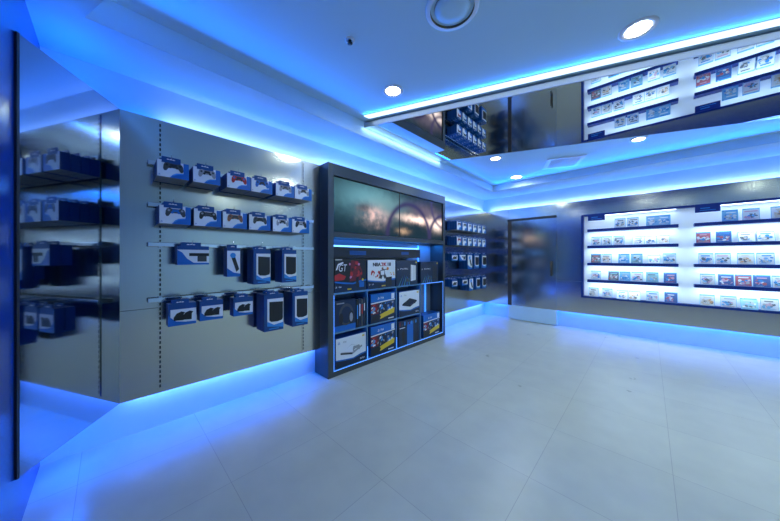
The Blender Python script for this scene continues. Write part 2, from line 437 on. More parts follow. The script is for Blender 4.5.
def accessory(x, y, z, rz, w, h, d, n, style, name, lf, where, cat, group):
    hang_group(x, y, z, rz, w, h, d, n, [('front_print', acc_print(w, h, style)), ('product_picture', acc_pic(w, h, style))], name, lf,
               [f'{cat} {ORD[i]} from the front {where}' for i in range(1, n)], cat, group)
ACC = [  # y0, y1, z0, z1, style, count, depth, name, label, where
    (.335, .527, 1.252, 1.389, 'bar', 2, .05, 'camera_box', 'wide white and blue box with a black camera bar, third rail of the large panel', 'on the first hook of the third rail, large panel', 'boxed camera'),
    (.650, .745, 1.150, 1.382, 'wand', 2, .048, 'motion_controller_box', 'narrow blue box showing a black wand with a blue ball, third rail, large panel', 'on the second hook of the third rail, large panel', 'boxed controller'),
    (.849, .991, 1.074, 1.374, 'tall', 2, .075, 'headset_box', 'tall blue box with a black panel beside the narrow wand box, large panel', 'on the third hook of the third rail, large panel', 'boxed headset'),
    (1.096, 1.235, 1.074, 1.374, 'tall', 2, .075, 'headset_box', 'tall blue box at the cabinet end of the third rail, large panel', 'at the cabinet end of the third rail, large panel', 'boxed headset'),
    (.284, .446, .818, .975, 'dock', 2, .046, 'charging_dock_box', 'box with twin black docks farthest from the cabinet, bottom rail, large panel', 'on the first hook of the bottom rail, large panel', 'boxed dock'),
    (.468, .621, .826, .975, 'dock', 2, .046, 'charging_dock_box', 'middle one of the three twin dock boxes, bottom rail, large panel', 'on the second hook of the bottom rail, large panel', 'boxed dock'),
    (.695, .843, .826, .975, 'dock', 2, .046, 'charging_dock_box', 'box with twin black docks next to the tall boxes, bottom rail, large panel', 'on the third hook of the bottom rail, large panel', 'boxed dock'),
    (.936, 1.109, .650, .975, 'tall', 2, .085, 'headset_box', 'tall blue box next to the dock boxes, bottom rail, large panel', 'on the fourth hook of the bottom rail, large panel', 'boxed headset'),
    (1.197, 1.354, .650, .975, 'tall', 2, .085, 'headset_box', 'tall blue box at the cabinet end of the bottom rail, large panel', 'at the cabinet end of the bottom rail, large panel', 'boxed headset')]
for y0, y1, z0, z1, st, n, d, nm, lf, wh, cat in ACC:
    accessory(PFX, (y0 + y1) / 2, z0, R(90), round(y1 - y0, 3), round(z1 - z0, 3), d, n, st, nm, lf, wh, cat, 'accessory boxes on the lower rails')
rail(.19, 1.517, 1.400, [(q[0] + q[1]) / 2 - .01 for q in ACC[:4]], 'third chrome hook rail from the top on the large steel panel')
rail(.19, 1.517, .993, [(q[0] + q[1]) / 2 - .01 for q in ACC[4:]], 'lowest chrome hook rail on the large steel panel')

# the far section, between the cabinet and the corner
FAR1 = [4.30, 4.50, 4.70, 4.90, 5.10, 5.30]
for ri, (z, rn, nm, cols) in enumerate(((1.80, 'top', 'upper', COLS2), (1.525, 'second', 'lower', COLS1))):
    for i, y in enumerate(FAR1):
        c1, c2, c3, cn = cols[(i + 2) % 6]; w = .168; h = .150
        hang_group(PFX, y, z, R(90), w, h, .046, 4, [('front_print', pad_print(w, h)), ('gamepad_picture', pad_pic(w, h, c1, c2, c3))],
                   'controller_box', f'front box with a {cn} gamepad, {ORD[i]} on the {rn} rail beyond the cabinet',
                   behind(4, 'controller box', f'on the {ORD[i]} hook, {rn} rail beyond the cabinet'), 'boxed controller', f'controller boxes on the {rn} rail beyond the cabinet')
FAR = [(4.04, 4.24, 1.25, 1.375, 'dock', 3, .05, 'charging_dock_box', 'small box next to the cabinet on the third rail beyond it', 'on the first hook, third rail beyond the cabinet', 'boxed dock'),
       (4.30, 4.53, 1.25, 1.375, 'bar', 3, .05, 'camera_box', 'wide box with a camera bar on the third rail beyond the cabinet', 'on the second hook, third rail beyond the cabinet', 'boxed camera'),
       (4.61, 4.78, 1.09, 1.375, 'wand', 3, .06, 'motion_controller_box', 'box with a wand between camera box and tall boxes, third rail beyond the cabinet', 'on the third hook, third rail beyond the cabinet', 'boxed controller'),
       (4.86, 5.06, 1.09, 1.375, 'tall', 2, .085, 'headset_box', 'tall blue box beside the wand box, third rail beyond the cabinet', 'on the fourth hook, third rail beyond the cabinet', 'boxed headset'),
       (5.18, 5.40, 1.09, 1.375, 'tall', 2, .085, 'headset_box', 'tall blue box nearest the room corner, third rail beyond the cabinet', 'nearest the room corner, third rail beyond the cabinet', 'boxed headset'),
       (4.05, 4.23, .80, .93, 'dock', 3, .05, 'charging_dock_box', 'small box next to the cabinet on the lowest rail beyond it', 'on the first hook, lowest rail beyond the cabinet', 'boxed dock'),
       (4.40, 4.60, .80, .93, 'dock', 3, .05, 'charging_dock_box', 'second small box from the cabinet on the lowest rail beyond it', 'on the second hook, lowest rail beyond the cabinet', 'boxed dock'),
       (4.67, 4.82, .68, .93, 'wand', 3, .06, 'motion_controller_box', 'narrow box in the middle of the lowest rail beyond the cabinet', 'on the third hook, lowest rail beyond the cabinet', 'boxed controller'),
       (4.93, 5.11, .68, .93, 'tall', 2, .085, 'headset_box', 'tall blue box beside the narrow box, lowest rail beyond the cabinet', 'on the fourth hook, lowest rail beyond the cabinet', 'boxed headset'),
       (5.20, 5.39, .68, .93, 'tall', 2, .085, 'headset_box', 'tall blue box nearest the room corner, lowest rail beyond the cabinet', 'nearest the room corner, lowest rail beyond the cabinet', 'boxed headset')]
for y0, y1, z0, z1, st, n, d, nm, lf, wh, cat in FAR:
    accessory(PFX, (y0 + y1) / 2, z0, R(90), round(y1 - y0, 3), round(z1 - z0, 3), d, n, st, nm, lf, wh, cat, 'accessory boxes beyond the cabinet')
rail(3.96, 5.56, 1.80 + .164, [y - .012 for y in FAR1], 'topmost chrome hook rail on the panel beyond the cabinet')
rail(3.96, 5.56, 1.525 + .164, [y - .012 for y in FAR1], 'second chrome hook rail on the panel beyond the cabinet')
rail(3.96, 5.56, 1.392, [(q[0] + q[1]) / 2 - .01 for q in FAR[:5]], 'third chrome hook rail on the panel beyond the cabinet')
rail(3.96, 5.56, .947, [(q[0] + q[1]) / 2 - .01 for q in FAR[5:]], 'lowest chrome hook rail on the panel beyond the cabinet')

# ------------------------------------------------------------------ video and console cabinet (local: x along the wall, y into the wall)
cab = empty('display_cabinet', (CF, CAB0, 0), R(90))
tag(cab, 'tall gunmetal display cabinet with two video screens above lit glass shelves of console boxes', 'cabinet')
W = CAB1 - CAB0; D = LW - CF; D = -D - .004
f = MB()
f.box(0, .072, 0, D, 0, PT, frame_m); f.box(W - .062, W, 0, D, 0, PT, frame_m)
f.box(.072, W - .062, 0, D, 2.203, PT, frame_m); f.box(.072, W - .062, 0, D, 1.525, 1.583, frame_m); f.box(.072, W - .062, 0, D, 0, .058, frame_m)
f.build('frame', cab, bevel=.003)
MB().box(.072, W - .062, D - .012, D, .058, 1.525, cab_in).build('back_panel', cab)
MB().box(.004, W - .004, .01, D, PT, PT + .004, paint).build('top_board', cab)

def screen_mat():
    m = bpy.data.materials.new('video_picture'); m.use_nodes = True; nt = m.node_tree; L = nt.links.new
    b = nt.nodes['Principled BSDF']; b.inputs['Base Color'].default_value = (.012, .014, .016, 1); b.inputs['Roughness'].default_value = .18; b.inputs['Specular IOR Level'].default_value = .05
    tc = nt.nodes.new('ShaderNodeTexCoord'); sx = nt.nodes.new('ShaderNodeSeparateXYZ'); L(tc.outputs['Object'], sx.inputs[0])
    def mth(op, a, b_=0.0, clamp=False):
        n = nt.nodes.new('ShaderNodeMath'); n.operation = op; n.use_clamp = clamp
        for i, q in enumerate((a, b_)):
            if isinstance(q, (int, float)): n.inputs[i].default_value = q
            else: L(q, n.inputs[i])
        return n.outputs[0]
    nz = nt.nodes.new('ShaderNodeTexNoise'); nz.inputs['Scale'].default_value = 11; nz.inputs['Detail'].default_value = 6; L(tc.outputs['Object'], nz.inputs['Vector'])
    wob = mth('MULTIPLY', mth('SUBTRACT', nz.outputs[0], .5), .12)
    X = mth('ADD', sx.outputs[0], wob); Z = mth('ADD', sx.outputs[2], mth('MULTIPLY', wob, .8))
    def blob(cx, cz, rx, rz, p=1.0):
        dx = mth('DIVIDE', mth('SUBTRACT', X, cx), rx); dz = mth('DIVIDE', mth('SUBTRACT', Z, cz), rz)
        r2 = mth('ADD', mth('MULTIPLY', dx, dx), mth('MULTIPLY', dz, dz)); return mth('EXPONENT', mth('MULTIPLY', r2, -1.0))
    def ring(cx, cz, r, wd):
        dx = mth('SUBTRACT', sx.outputs[0], cx); dz = mth('SUBTRACT', sx.outputs[2], cz)
        rr = mth('SQRT', mth('ADD', mth('MULTIPLY', dx, dx), mth('MULTIPLY', dz, dz)))
        q = mth('DIVIDE', mth('SUBTRACT', rr, r), wd); return mth('EXPONENT', mth('MULTIPLY', mth('MULTIPLY', q, q), -1.0))
    col = None
    def over(prev, c_, fac):
        n = nt.nodes.new('ShaderNodeMix'); n.data_type = 'RGBA'; n.clamp_factor = True
        if isinstance(fac, float): n.inputs['Factor'].default_value = fac
        else: L(fac, n.inputs['Factor'])
        if isinstance(prev, tuple): n.inputs['A'].default_value = (*prev, 1)
        else: L(prev, n.inputs['A'])
        n.inputs['B'].default_value = (*c_, 1); return n.outputs['Result']
    col = over((.005, .020, .032), (.13, .34, .42), mth('MULTIPLY', blob(.62, 2.02, .50, .20), .9))
    col = over(col, (.16, .30, .31), mth('MULTIPLY', blob(.95, 2.0, .4, .12), .6))
    col = over(col, (.012, .03, .05), mth('MULTIPLY', blob(.52, 1.90, .16, .07), .9))
    col = over(col, (.75, .50, .46), mth('MULTIPLY', mth('POWER', nz.outputs[0], 2.0), mth('MULTIPLY', blob(.72, 1.84, .20, .11), 2.6)))
    col = over(col, (.22, .16, .22), mth('MULTIPLY', blob(1.75, 2.0, .45, .13), .55))
    col = over(col, (1.3, .95, .80), mth('MULTIPLY', blob(1.62, 1.87, .40, .05), 1.1))
    col = over(col, (1.4, 1.1, .95), mth('MULTIPLY', blob(2.10, 1.84, .20, .09), 1.1))
    col = over(col, (.55, .36, .22), mth('MULTIPLY', blob(1.25, 1.68, .12, .04), .8))
    col = over(col, (.035, .028, .09), mth('MULTIPLY', ring(1.40, 1.60, .47, .040), .95))
    col = over(col, (.035, .028, .09), mth('MULTIPLY', ring(2.28, 1.60, .40, .036), .95))
    col = over(col, (.05, .04, .12), mth('MULTIPLY', ring(2.28, 2.15, .35, .034), .8))
    L(col, b.inputs['Emission Color']); b.inputs['Emission Strength'].default_value = 1.25
    return m
scr = screen_mat()
for x0, x1 in ((.080, 1.163), (1.169, W - .068)):
    p = MB().box(x0, x1, .022, .05, 1.590, 2.197, black_p, front=scr).build('screen', cab)
    b_ = MB()
    for bx in ((x0 - .002, x0 + .003), (x1 - .003, x1 + .002)): b_.box(bx[0], bx[1], .016, .03, 1.588, 2.199, black_p)
    b_.box(x0, x1, .016, .03, 1.588, 1.594, black_p); b_.box(x0, x1, .016, .03, 2.193, 2.199, black_p)
    b_.build('bezel', p)
MB().box(.072, W - .062, .05, D, 1.583, 2.203, black_in).build('screen_housing', cab)
MB().box(.074, 1.628, .018, D - .012, 1.30, 1.425, black_in).build('header_box', cab)
hl = MB(); hl.rect(.30, .55, 1.335, 1.385, .0172, carton_blue); hl.rect(1.20, 1.36, 1.345, 1.385, .0172, carton_blue); hl.build('header_lettering_bars', cab)
MB().box(.076, 1.62, .035, .055, 1.426, 1.444, led_bar).build('light_bar', cab)
for nm, x0, x1, z0, z1 in (('shelf', .072, W - .062, .895, .915), ('shelf', .072, 1.63, .462, .478), ('shelf', .072, W - .062, .059, .068)):
    MB().box(x0, x1, .004, D - .012, z0, z1, glass_edge).build(nm, cab)
for x in (.562, 1.088, 1.626):
    MB().box(x - .006, x + .006, .006, D - .02, .068, .895, glass_edge).build('divider', cab)
def strip(x0, x1, y0, y1, z0, z1): MB().box(x0, x1, y0, y1, z0, z1, led_blue).build('edge_light', cab)
strip(.073, .0775, .0, .004, .06, .893); strip(.073, W - .063, .0, .004, .0590, .0645)
strip(W - .0675, W - .063, .0, .004, .06, .912); strip(1.64, W - .063, .0, .004, .904, .909)
strip(2.06, 2.08, D - .03, D - .013, .10, .88); strip(1.86, 1.885, D - .03, D - .013, .93, 1.50)
for x in (.562, 1.088): strip(x - .004, x + .004, .0, .005, .07, .22)

def cabinet_box(x, z, w, h, d, draw, name, label, cat='boxed console', mt=None, y=.02):
    o = empty(name, (CF - y, CAB0 + x + w / 2, z), R(90)); tag(o, label, cat)
    MB().box(-w / 2, w / 2, 0, d, 0, h, mt or carton_blue).build('carton', o)
    m = MB(); draw(m, w, h); m.build('front_print', o)
    return o
Y = -.0006
def wave(m, w, h, k=.34):
    m.flat([(-w / 2, 0), (w / 2, 0), (w / 2, h * k), (w * .3, h * (k - .02)), (w * .05, h * (k - .09)), (-w * .25, h * (k - .05)), (-w / 2, h * (k - .01))], Y * 2, navy_p)
    m.flat([(-w / 2, h * (k - .01)), (-w * .25, h * (k - .05)), (w * .05, h * (k - .09)), (w * .3, h * (k - .02)), (w / 2, h * k), (w / 2, h * (k - .05)), (w * .3, h * (k - .08)), (w * .05, h * (k - .13)), (-w * .25, h * (k - .1)), (-w / 2, h * (k - .05))], Y * 2.5, print_blue)
def gt(m, w, h):
    m.rect(-w / 2, w / 2, 0, h, Y, black_p)
    r2 = random.Random(3)
    m.flat([(-w * .05, h * .3), (w * .3, h * .32), (w * .36, h * .6), (w * .22, h * .92), (w * .0, h * .95), (-w * .02, h * .7)], Y * 1.5, dred_p)
    for _ in range(16): m.ell(w * r2.uniform(-.05, .33), h * r2.uniform(.36, .92), w * r2.uniform(.02, .07), h * r2.uniform(.02, .06), Y * (2 + _ * .1), r2.choice([red_p, dred_p, red_p, pink_p, black_p]), 9, r2.uniform(0, 3))
    m.flat([(-w * .5, h * .34), (-w * .22, h * .36), (-w * .16, h * .46), (-w * .36, h * .56), (-w * .5, h * .5)], Y * 2, red_p)
    m.text('GT', -w * .40, h * .62, h * .22, Y * 5, white_p, w * .24, .15)
    m.flat([(-w * .43, h * .66), (-w * .38, h * .80), (-w * .24, h * .86), (-w * .26, h * .90), (-w * .41, h * .84), (-w * .47, h * .66)], Y * 5, white_p)
    wave(m, w, h); m.rect(w * .15, w * .24, h * .1, h * .40, Y * 4, black_p); m.rect(w * .26, w * .42, h * .1, h * .26, Y * 4, print_blue)
    mark(m, -w * .47, h * .13, h * .05, Y * 5, white_p); m.text('PS4', -w * .38, h * .13, h * .045, Y * 5, white_p); m.rect(-w * .12, w * .0, h * .05, h * .09, Y * 5, yellow_p)
    m.ell(w * .37, h * .33, w * .03, w * .03, Y * 5, yellow_p, 14)
    m.rect(-w * .48, -w * .28, h * .955, h * .975, Y * 5, white_p)
def nba(m, w, h):
    m.rect(-w / 2, w / 2, 0, h, Y, white_p)
    for k in (-.008, -.004, 0, .004, .008):
        m.text('NBA', -w * (.33 + k), h * .775, h * .135, Y * (3 + k * 20), black_p, w * .27); m.text('2K', -w * (.04 + k), h * .775, h * .135, Y * (3 + k * 20), red_p, w * .20); m.text('18', w * (.18 - k), h * .775, h * .135, Y * (3 + k * 20), black_p, w * .14)
    r2 = random.Random(5)
    for _ in range(14): m.ell(w * r2.uniform(-.42, .1), h * r2.uniform(.36, .62), w * r2.uniform(.02, .08), h * r2.uniform(.015, .04), Y * (2 + _ * .1), r2.choice([red_p, orange_p, red_p, pink_p]), 8, r2.uniform(0, 3))
    # a jumping player in a white kit
    m.flat([(-w * .10, h * .34), (-w * .02, h * .32), (w * .02, h * .46), (w * .08, h * .32), (w * .17, h * .34), (w * .10, h * .52), (w * .09, h * .64), (w * .19, h * .64), (w * .15, h * .67), (w * .03, h * .66), (-w * .08, h * .62), (-w * .1, h * .5)], Y * 4, dark_p)
    m.flat([(-w * .05, h * .46), (w * .07, h * .46), (w * .08, h * .62), (-w * .06, h * .61)], Y * 4.6, white_p); m.ell(w * .01, h * .69, w * .035, h * .045, Y * 4.6, copper_p, 14)
    m.ell(w * .20, h * .68, w * .042, w * .042, Y * 4.8, orange_p, 16)
    for _ in range(6): m.ell(w * r2.uniform(.3, .45), h * r2.uniform(.4, .6), w * .025, h * .02, Y * 3, r2.choice([orange_p, yellow_p]), 8)
    wave(m, w, h, .32); m.flat([(w * .12, h * .05), (w * .36, h * .05), (w * .36, h * .38), (w * .12, h * .36)], Y * 4, black_p)
    mark(m, -w * .45, h * .13, h * .05, Y * 5, white_p); m.text('PS4', -w * .36, h * .13, h * .045, Y * 5, white_p); m.rect(-w * .02, w * .12, h * .05, h * .09, Y * 5, yellow_p)
def pro(body, edge):
    def f_(m, w, h):
        m.rect(-w / 2, w / 2, 0, h, Y, navy_p)
        for i in range(5): m.flat([(-w * .4 + i * w * .12, 0), (-w * .36 + i * w * .12, 0), (w * (-.16 + .06 * i), h * (.5 - .05 * i)), (w * (-.2 + .06 * i), h * (.4 - .05 * i))], Y * (1.5 + i * .2), print_blue if i % 2 else teal_p)
        m.flat([(w * .16, h * .14), (w * .40, h * .17), (w * .40, h * .78), (w * .16, h * .82)], Y * 4, body)
        for k in (.2, .28, .34): m.rect(w * k, w * (k + .012), h * .18, h * .78, Y * 5, edge)
        mark(m, -w * .44, h * .62, h * .06, Y * 5, white_p); m.text('PS4 PRO', -w * .33, h * .63, h * .06, Y * 5, white_p, w * .36)
        m.flat([(-w * .1, h * .14), (w * .1, h * .12), (w * .06, h * .26), (-w * .06, h * .27)], Y * 5, dark_p)
        m.rect(w * .40, w * .46, h * .88, h * .95, Y * 5, yellow_p)
    return f_
def bundle(m, w, h):
    m.rect(-w / 2, w / 2, 0, h, Y, navy_p); m.rect(-w / 2, w / 2, h * .72, h, Y * 1.5, print_blue)
    m.text('PS4', -w * .12, h * .80, h * .08, Y * 4, white_p); mark(m, -w * .22, h * .80, h * .08, Y * 4, white_p)
    m.rect(w * .34, w * .47, h * .76, h * .96, Y * 3, white_p); m.flat([(-w / 2, h * .66), (w / 2, h * .71), (w / 2, h * .75), (-w / 2, h * .70)], Y * 3, white_p)
    r2 = random.Random(11)
    for i in range(3):
        x0 = -w * .5 + i * w * .32
        m.rect(x0, x0 + w * .30, h * .30, h * .68, Y * 2.5, (dred_p, navy_p, carton_blue)[i])
        for _ in range(18): m.ell(x0 + w * r2.uniform(.03, .28), h * r2.uniform(.34, .64), w * r2.uniform(.015, .05), h * r2.uniform(.02, .06), Y * (3 + _ * .1), r2.choice([white_p, black_p, grey_p, navy_p, print_light] + ([red_p] * 2 if i == 0 else [])), 8, r2.uniform(0, 3))
    m.flat([(-w * .14, h * .10), (w * .46, h * .24), (w * .48, h * .42), (w * .1, h * .33), (-w * .14, h * .26)], Y * 5, yellow_p)
    m.flat([(-w * .45, h * .08), (-w * .18, h * .06), (-w * .1, h * .2), (-w * .24, h * .27), (-w * .45, h * .2)], Y * 5.5, black_p)
    m.rect(w * .2, w * .44, h * .05, h * .09, Y * 5, white_p)
def slim(white):
    def f_(m, w, h):
        m.rect(-w / 2, w / 2, 0, h, Y, white_p); wave(m, w, h, .30)
        cz = h * .55; body = white_p if white else black_p; sh = grey_p if white else dark_p
        m.flat([(-w * .36, cz - h * .06), (w * .02, cz - h * .16), (w * .36, cz + h * .02), (0, cz + h * .15)], Y * 4, body if not white else grey_p)
        m.flat([(-w * .34, cz - h * .04), (w * .02, cz - h * .13), (w * .34, cz + h * .03), (0, cz + h * .14)], Y * 4.5, body)
        m.flat([(-w * .36, cz - h * .06), (w * .02, cz - h * .16), (w * .02, cz - h * .21), (-w * .36, cz - h * .11)], Y * 4.8, black_p)
        m.flat([(w * .02, cz - h * .16), (w * .36, cz + h * .02), (w * .36, cz - h * .03), (w * .02, cz - h * .21)], Y * 4.8, sh)
        m.flat([(w * .16 + px * w * .24, cz - h * .02 + pz * w * .22) for px, pz in PAD], Y * 6, grey_p if white else black_p)
        mark(m, -w * .43, h * .80, h * .08, Y * 5, print_blue); m.text('PS4', -w * .28, h * .81, h * .07, Y * 5, grey_p)
        m.rect(w * .36, w * .45, h * .88, h * .94, Y * 5, yellow_p); m.text('500GB', w * .28, h * .07, h * .06, Y * 6, white_p)
    return f_
def headset(m, w, h):
    m.rect(-w / 2, w / 2, 0, h, Y, navy_p); m.rect(-w / 2, w / 2, 0, h * .18, Y * 2, print_blue)
    m.ell(w * .05, h * .52, w * .34, h * .36, Y * 3, dark_p, 26); m.ell(w * .05, h * .50, w * .25, h * .28, Y * 3.5, navy_p, 26)
    m.ell(w * .28, h * .40, w * .13, h * .22, Y * 4, black_p, 20); m.ell(w * .28, h * .40, w * .08, h * .15, Y * 4.5, grey_p, 20); m.ell(-w * .2, h * .40, w * .1, h * .18, Y * 4, black_p, 20)
    m.rect(-w * .4, -w * .05, h * .88, h * .92, Y * 4, grey_p)
def vrbox(m, w, h):
    m.rect(-w / 2, w / 2, 0, h, Y, navy_p); m.rect(-w * .1, w * .2, 0, h * .9, Y * 2, print_blue)
    m.flat([(-w * .34, h * .10), (-w * .22, h * .10), (-w * .2, h * .5), (-w * .27, h * .62), (-w * .36, h * .5)], Y * 3, black_p)
    r2 = random.Random(2)
    for i in range(8): m.rect(-w * .46 + i * w * .11, -w * .40 + i * w * .11, h * .80, h * r2.uniform(.86, .97), Y * 3, r2.choice([dred_p, dark_p, print_light]))
    m.rect(-w * .45, -w * .2, h * .70, h * .73, Y * 3, white_p)
SH1, SH2, SH3 = .915, .478, .068
cabinet_box(.094, SH1, .462, .378, .17, gt, 'console_box', 'dark console box with a red burst and white GT lettering on the upper shelf', mt=black_p)
cabinet_box(.578, SH1, .500, .360, .17, nba, 'console_box', 'white NBA 2K18 console box with a leaping player on the upper shelf')
cabinet_box(1.098, SH1, .470, .350, .17, pro(white_p, grey_p), 'console_box', 'navy console box showing a white upright console, upper shelf', mt=navy_p)
cabinet_box(1.645, SH1, .470, .325, .17, pro(black_p, dark_p), 'console_box', 'navy console box showing a black upright console, end of the upper shelf', mt=navy_p)
cabinet_box(.090, SH2, .300, .345, .16, headset, 'headset_box', 'dark blue box with a headset picture on the middle shelf', 'boxed headset', mt=navy_p)
for i in range(4):
    w = .030
    def sp_(m, w_, h_, i=i):
        m.rect(-w_ / 2, w_ / 2, 0, h_, Y, (black_p, navy_p, dark_p, navy_p)[i]); m.rect(-w_ * .25, w_ * .25, h_ * (.3 + .08 * i), h_ * .8, Y * 2, (print_light, white_p, red_p, white_p)[i])
    cabinet_box(.403 + i * .036, SH2, w, .33 + .012 * (i % 2), .15, sp_, 'slim_box', f'thin dark box standing upright beside the headset box, {ORD[i]} from it', 'box', mt=navy_p)
cabinet_box(.630, SH2, .440, .365, .17, bundle, 'console_box', 'blue console bundle box with comic art and yellow stripe, middle shelf')
cabinet_box(1.158, SH2, .452, .345, .17, slim(False), 'console_box', 'white console box with a flat black console, middle shelf')
cabinet_box(.112, SH3, .436, .330, .17, slim(True), 'console_box', 'white console box with a flat white console on the bottom shelf')
cabinet_box(.630, SH3, .440, .365, .17, bundle, 'console_box', 'blue console bundle box with yellow stripe, bottom shelf beside the white console box')
cabinet_box(1.145, SH3, .455, .345, .17, vrbox, 'console_box', 'dark blue box with a black figure on the bottom shelf', mt=navy_p)
cabinet_box(1.715, SH3, .440, .345, .17, bundle, 'console_box', 'blue console bundle box alone in the end bay of the bottom shelf')

# ------------------------------------------------------------------ the lit game wall
nb = empty('display_case', (0, BP, 0))
tag(nb, 'long white backlit wall case with blue frame and ten blue game shelves', 'display case')
d_ = BW - BP - .004
f = MB()
f.box(NX0, NX0 + .036, -.012, d_, NZ0, NZ1, shelf_blue); f.box(NX1 - .036, NX1, -.012, d_, NZ0, NZ1, shelf_blue)
f.box(NX0 + .036, NX1 - .036, -.012, d_, NZ0, NZ0 + .034, shelf_blue); f.box(NX0 + .036, NX1 - .036, -.012, d_, NZ1 - .03, NZ1, shelf_blue)
f.build('frame', nb, bevel=.002)
MB().box(NX0 + .036, NX1 - .036, d_ - .012, d_, NZ0 + .034, NZ1 - .03, niche_white).build('back_panel', nb)
SZ = [1.805, 1.515, 1.213, .918]
BAYS = [(-.788, .320), (.477, 1.585)]
for bx0, bx1 in BAYS:
    for z in SZ:
        s_ = MB().box(bx0, bx1, -.035, d_ - .012, z - .046, z, shelf_blue).build('shelf', nb, bevel=.002)
    MB().box(bx0 + .02, bx1 - .02, .02, .035, NZ1 - .040, NZ1 - .031, led_white).build('top_light', nb)
for sx0, sx1 in ((-.780, -.545), (.484, .719)):
    sg = MB().box(sx0, sx1, -.02, .01, 1.955, 2.044, shelf_blue).build('header_sign', nb)
    q = MB()
    q.rect(sx0 + .05, sx0 + .14, 2.005, 2.018, -.0206, print_light); q.rect(sx0 + .045, sx1 - .04, 1.978, 1.986, -.0206, print_light)
    q.build('sign_bars', sg)

PAL = [white_p, print_light, grey_p, tan_p, pink_p, teal_p, navy_p, white_p, print_light, dark_p]
c_blue = mat('cover_sky', (.22, .52, .80), .3); c_grey = mat('cover_grey', (.50, .52, .54), .3); c_tan = mat('cover_sand', (.72, .66, .56), .3)
c_pink = mat('cover_pink', (.70, .42, .55), .3); c_teal = mat('cover_teal', (.30, .55, .62), .3); c_navy = mat('cover_indigo', (.10, .18, .45), .3)
c_red = mat('cover_crimson', (.55, .16, .20), .3); c_dark = mat('cover_slate', (.17, .19, .22), .3); c_orange = mat('cover_amber', (.75, .45, .25), .3); c_mid = mat('cover_blue', (.06, .30, .68), .3)
def case_meshes(w, h, style, seed):
    r2 = random.Random(seed)
    m = MB(); m.box(-w / 2, w / 2, 0, .014, 0, h, c_blue, left=c_mid, right=c_mid); shell = m.mesh('case_shell')
    m = MB(); y = -.0007
    bg = {'white': white_p, 'grey': white_p, 'blue': c_blue, 'navy': c_navy, 'tan': white_p, 'dark': c_dark, 'red': c_red, 'teal': c_teal}[style]
    m.rect(-w * .48, w * .47, h * .02, h * .88, y, bg)
    m.rect(-w * .48, w * .47, h * .88, h * .985, y, c_mid if style in ('navy', 'dark', 'teal', 'blue', 'red') else c_blue)
    if style == 'white': m.rect(w * .18, w * .47, h * .90, h * .985, y * 1.5, c_blue)
    m.text('PS4', -w * .40, h * .905, h * .055, y * 2, white_p if style != 'white' else c_mid)
    pal = {'white': [c_grey, c_dark, c_pink, c_mid, c_blue], 'grey': [c_dark, c_grey, c_tan, c_dark, c_mid], 'blue': [white_p, c_mid, c_grey, white_p], 'navy': [c_mid, white_p, c_pink, c_red],
           'tan': [c_tan, c_orange, c_dark, c_tan], 'dark': [c_grey, c_red, white_p, c_teal], 'red': [white_p, c_pink, c_mid, c_grey], 'teal': [white_p, c_dark, c_blue, c_grey]}[style]
    for i in range(15):
        cx, cz = r2.uniform(-.36, .34) * w, r2.uniform(.20, .58) * h
        m.ell(cx, cz, w * r2.uniform(.03, .15), h * r2.uniform(.03, .13), y * (2 + i * .25), r2.choice(pal), 9, r2.uniform(0, 3))
    for i in range(3): m.rect(-w * .38 + r2.uniform(0, .1) * w, w * r2.uniform(.0, .36), h * (.06 + i * .045), h * (.083 + i * .045), y * 5, r2.choice(pal))
    m.rect(-w * r2.uniform(.2, .4), w * r2.uniform(.15, .4), h * .70, h * .79, y * 5, r2.choice(pal))
    return shell, m.mesh('cover_art')
ROWL = [[(-.417, 'grey'), (-.257, 'grey'), (-.031, 'blue'), (.099, 'blue')],
        [(-.733, 'white'), (-.591, 'white'), (-.431, 'white'), (-.190, 'grey'), (-.050, 'grey'), (.090, 'tan')],
        [(-.739, 'dark'), (-.594, 'tan'), (-.368, 'blue'), (-.211, 'teal'), (-.012, 'white'), (.157, 'white')],
        [(-.739, 'white'), (-.500, 'dark'), (-.354, 'blue'), (-.205, 'white'), (-.031, 'teal'), (.164, 'navy')],
        [(-.772, 'grey'), (-.586, 'white'), (-.390, 'grey'), (-.238, 'tan'), (-.031, 'white'), (.173, 'navy')]]
ROWR = [[(.735, 'blue'), (.911, 'white'), (1.137, 'tan')],
        [(.495, 'red'), (.680, 'navy'), (.875, 'grey'), (1.028, 'grey')],
        [(.519, 'white'), (.672, 'white'), (.868, 'tan'), (1.025, 'white')],
        [(.535, 'white'), (.700, 'navy'), (.848, 'red'), (.996, 'navy'), (1.144, 'white')],
        [(.531, 'tan'), (.722, 'white'), (.895, 'teal'), (1.057, 'white')]]
CN = {'white': 'white', 'grey': 'white and grey', 'blue': 'light blue', 'navy': 'navy', 'tan': 'white and tan', 'dark': 'dark', 'red': 'red and white', 'teal': 'teal'}
SHN = ['top shelf', 'second shelf', 'third shelf', 'fourth shelf', 'bottom ledge']
LEAN = {(0, 2, 4), (1, 4, 2), (0, 4, 2), (0, 4, 3), (1, 1, 2), (1, 1, 3), (0, 1, 3), (0, 1, 4), (0, 1, 5)}
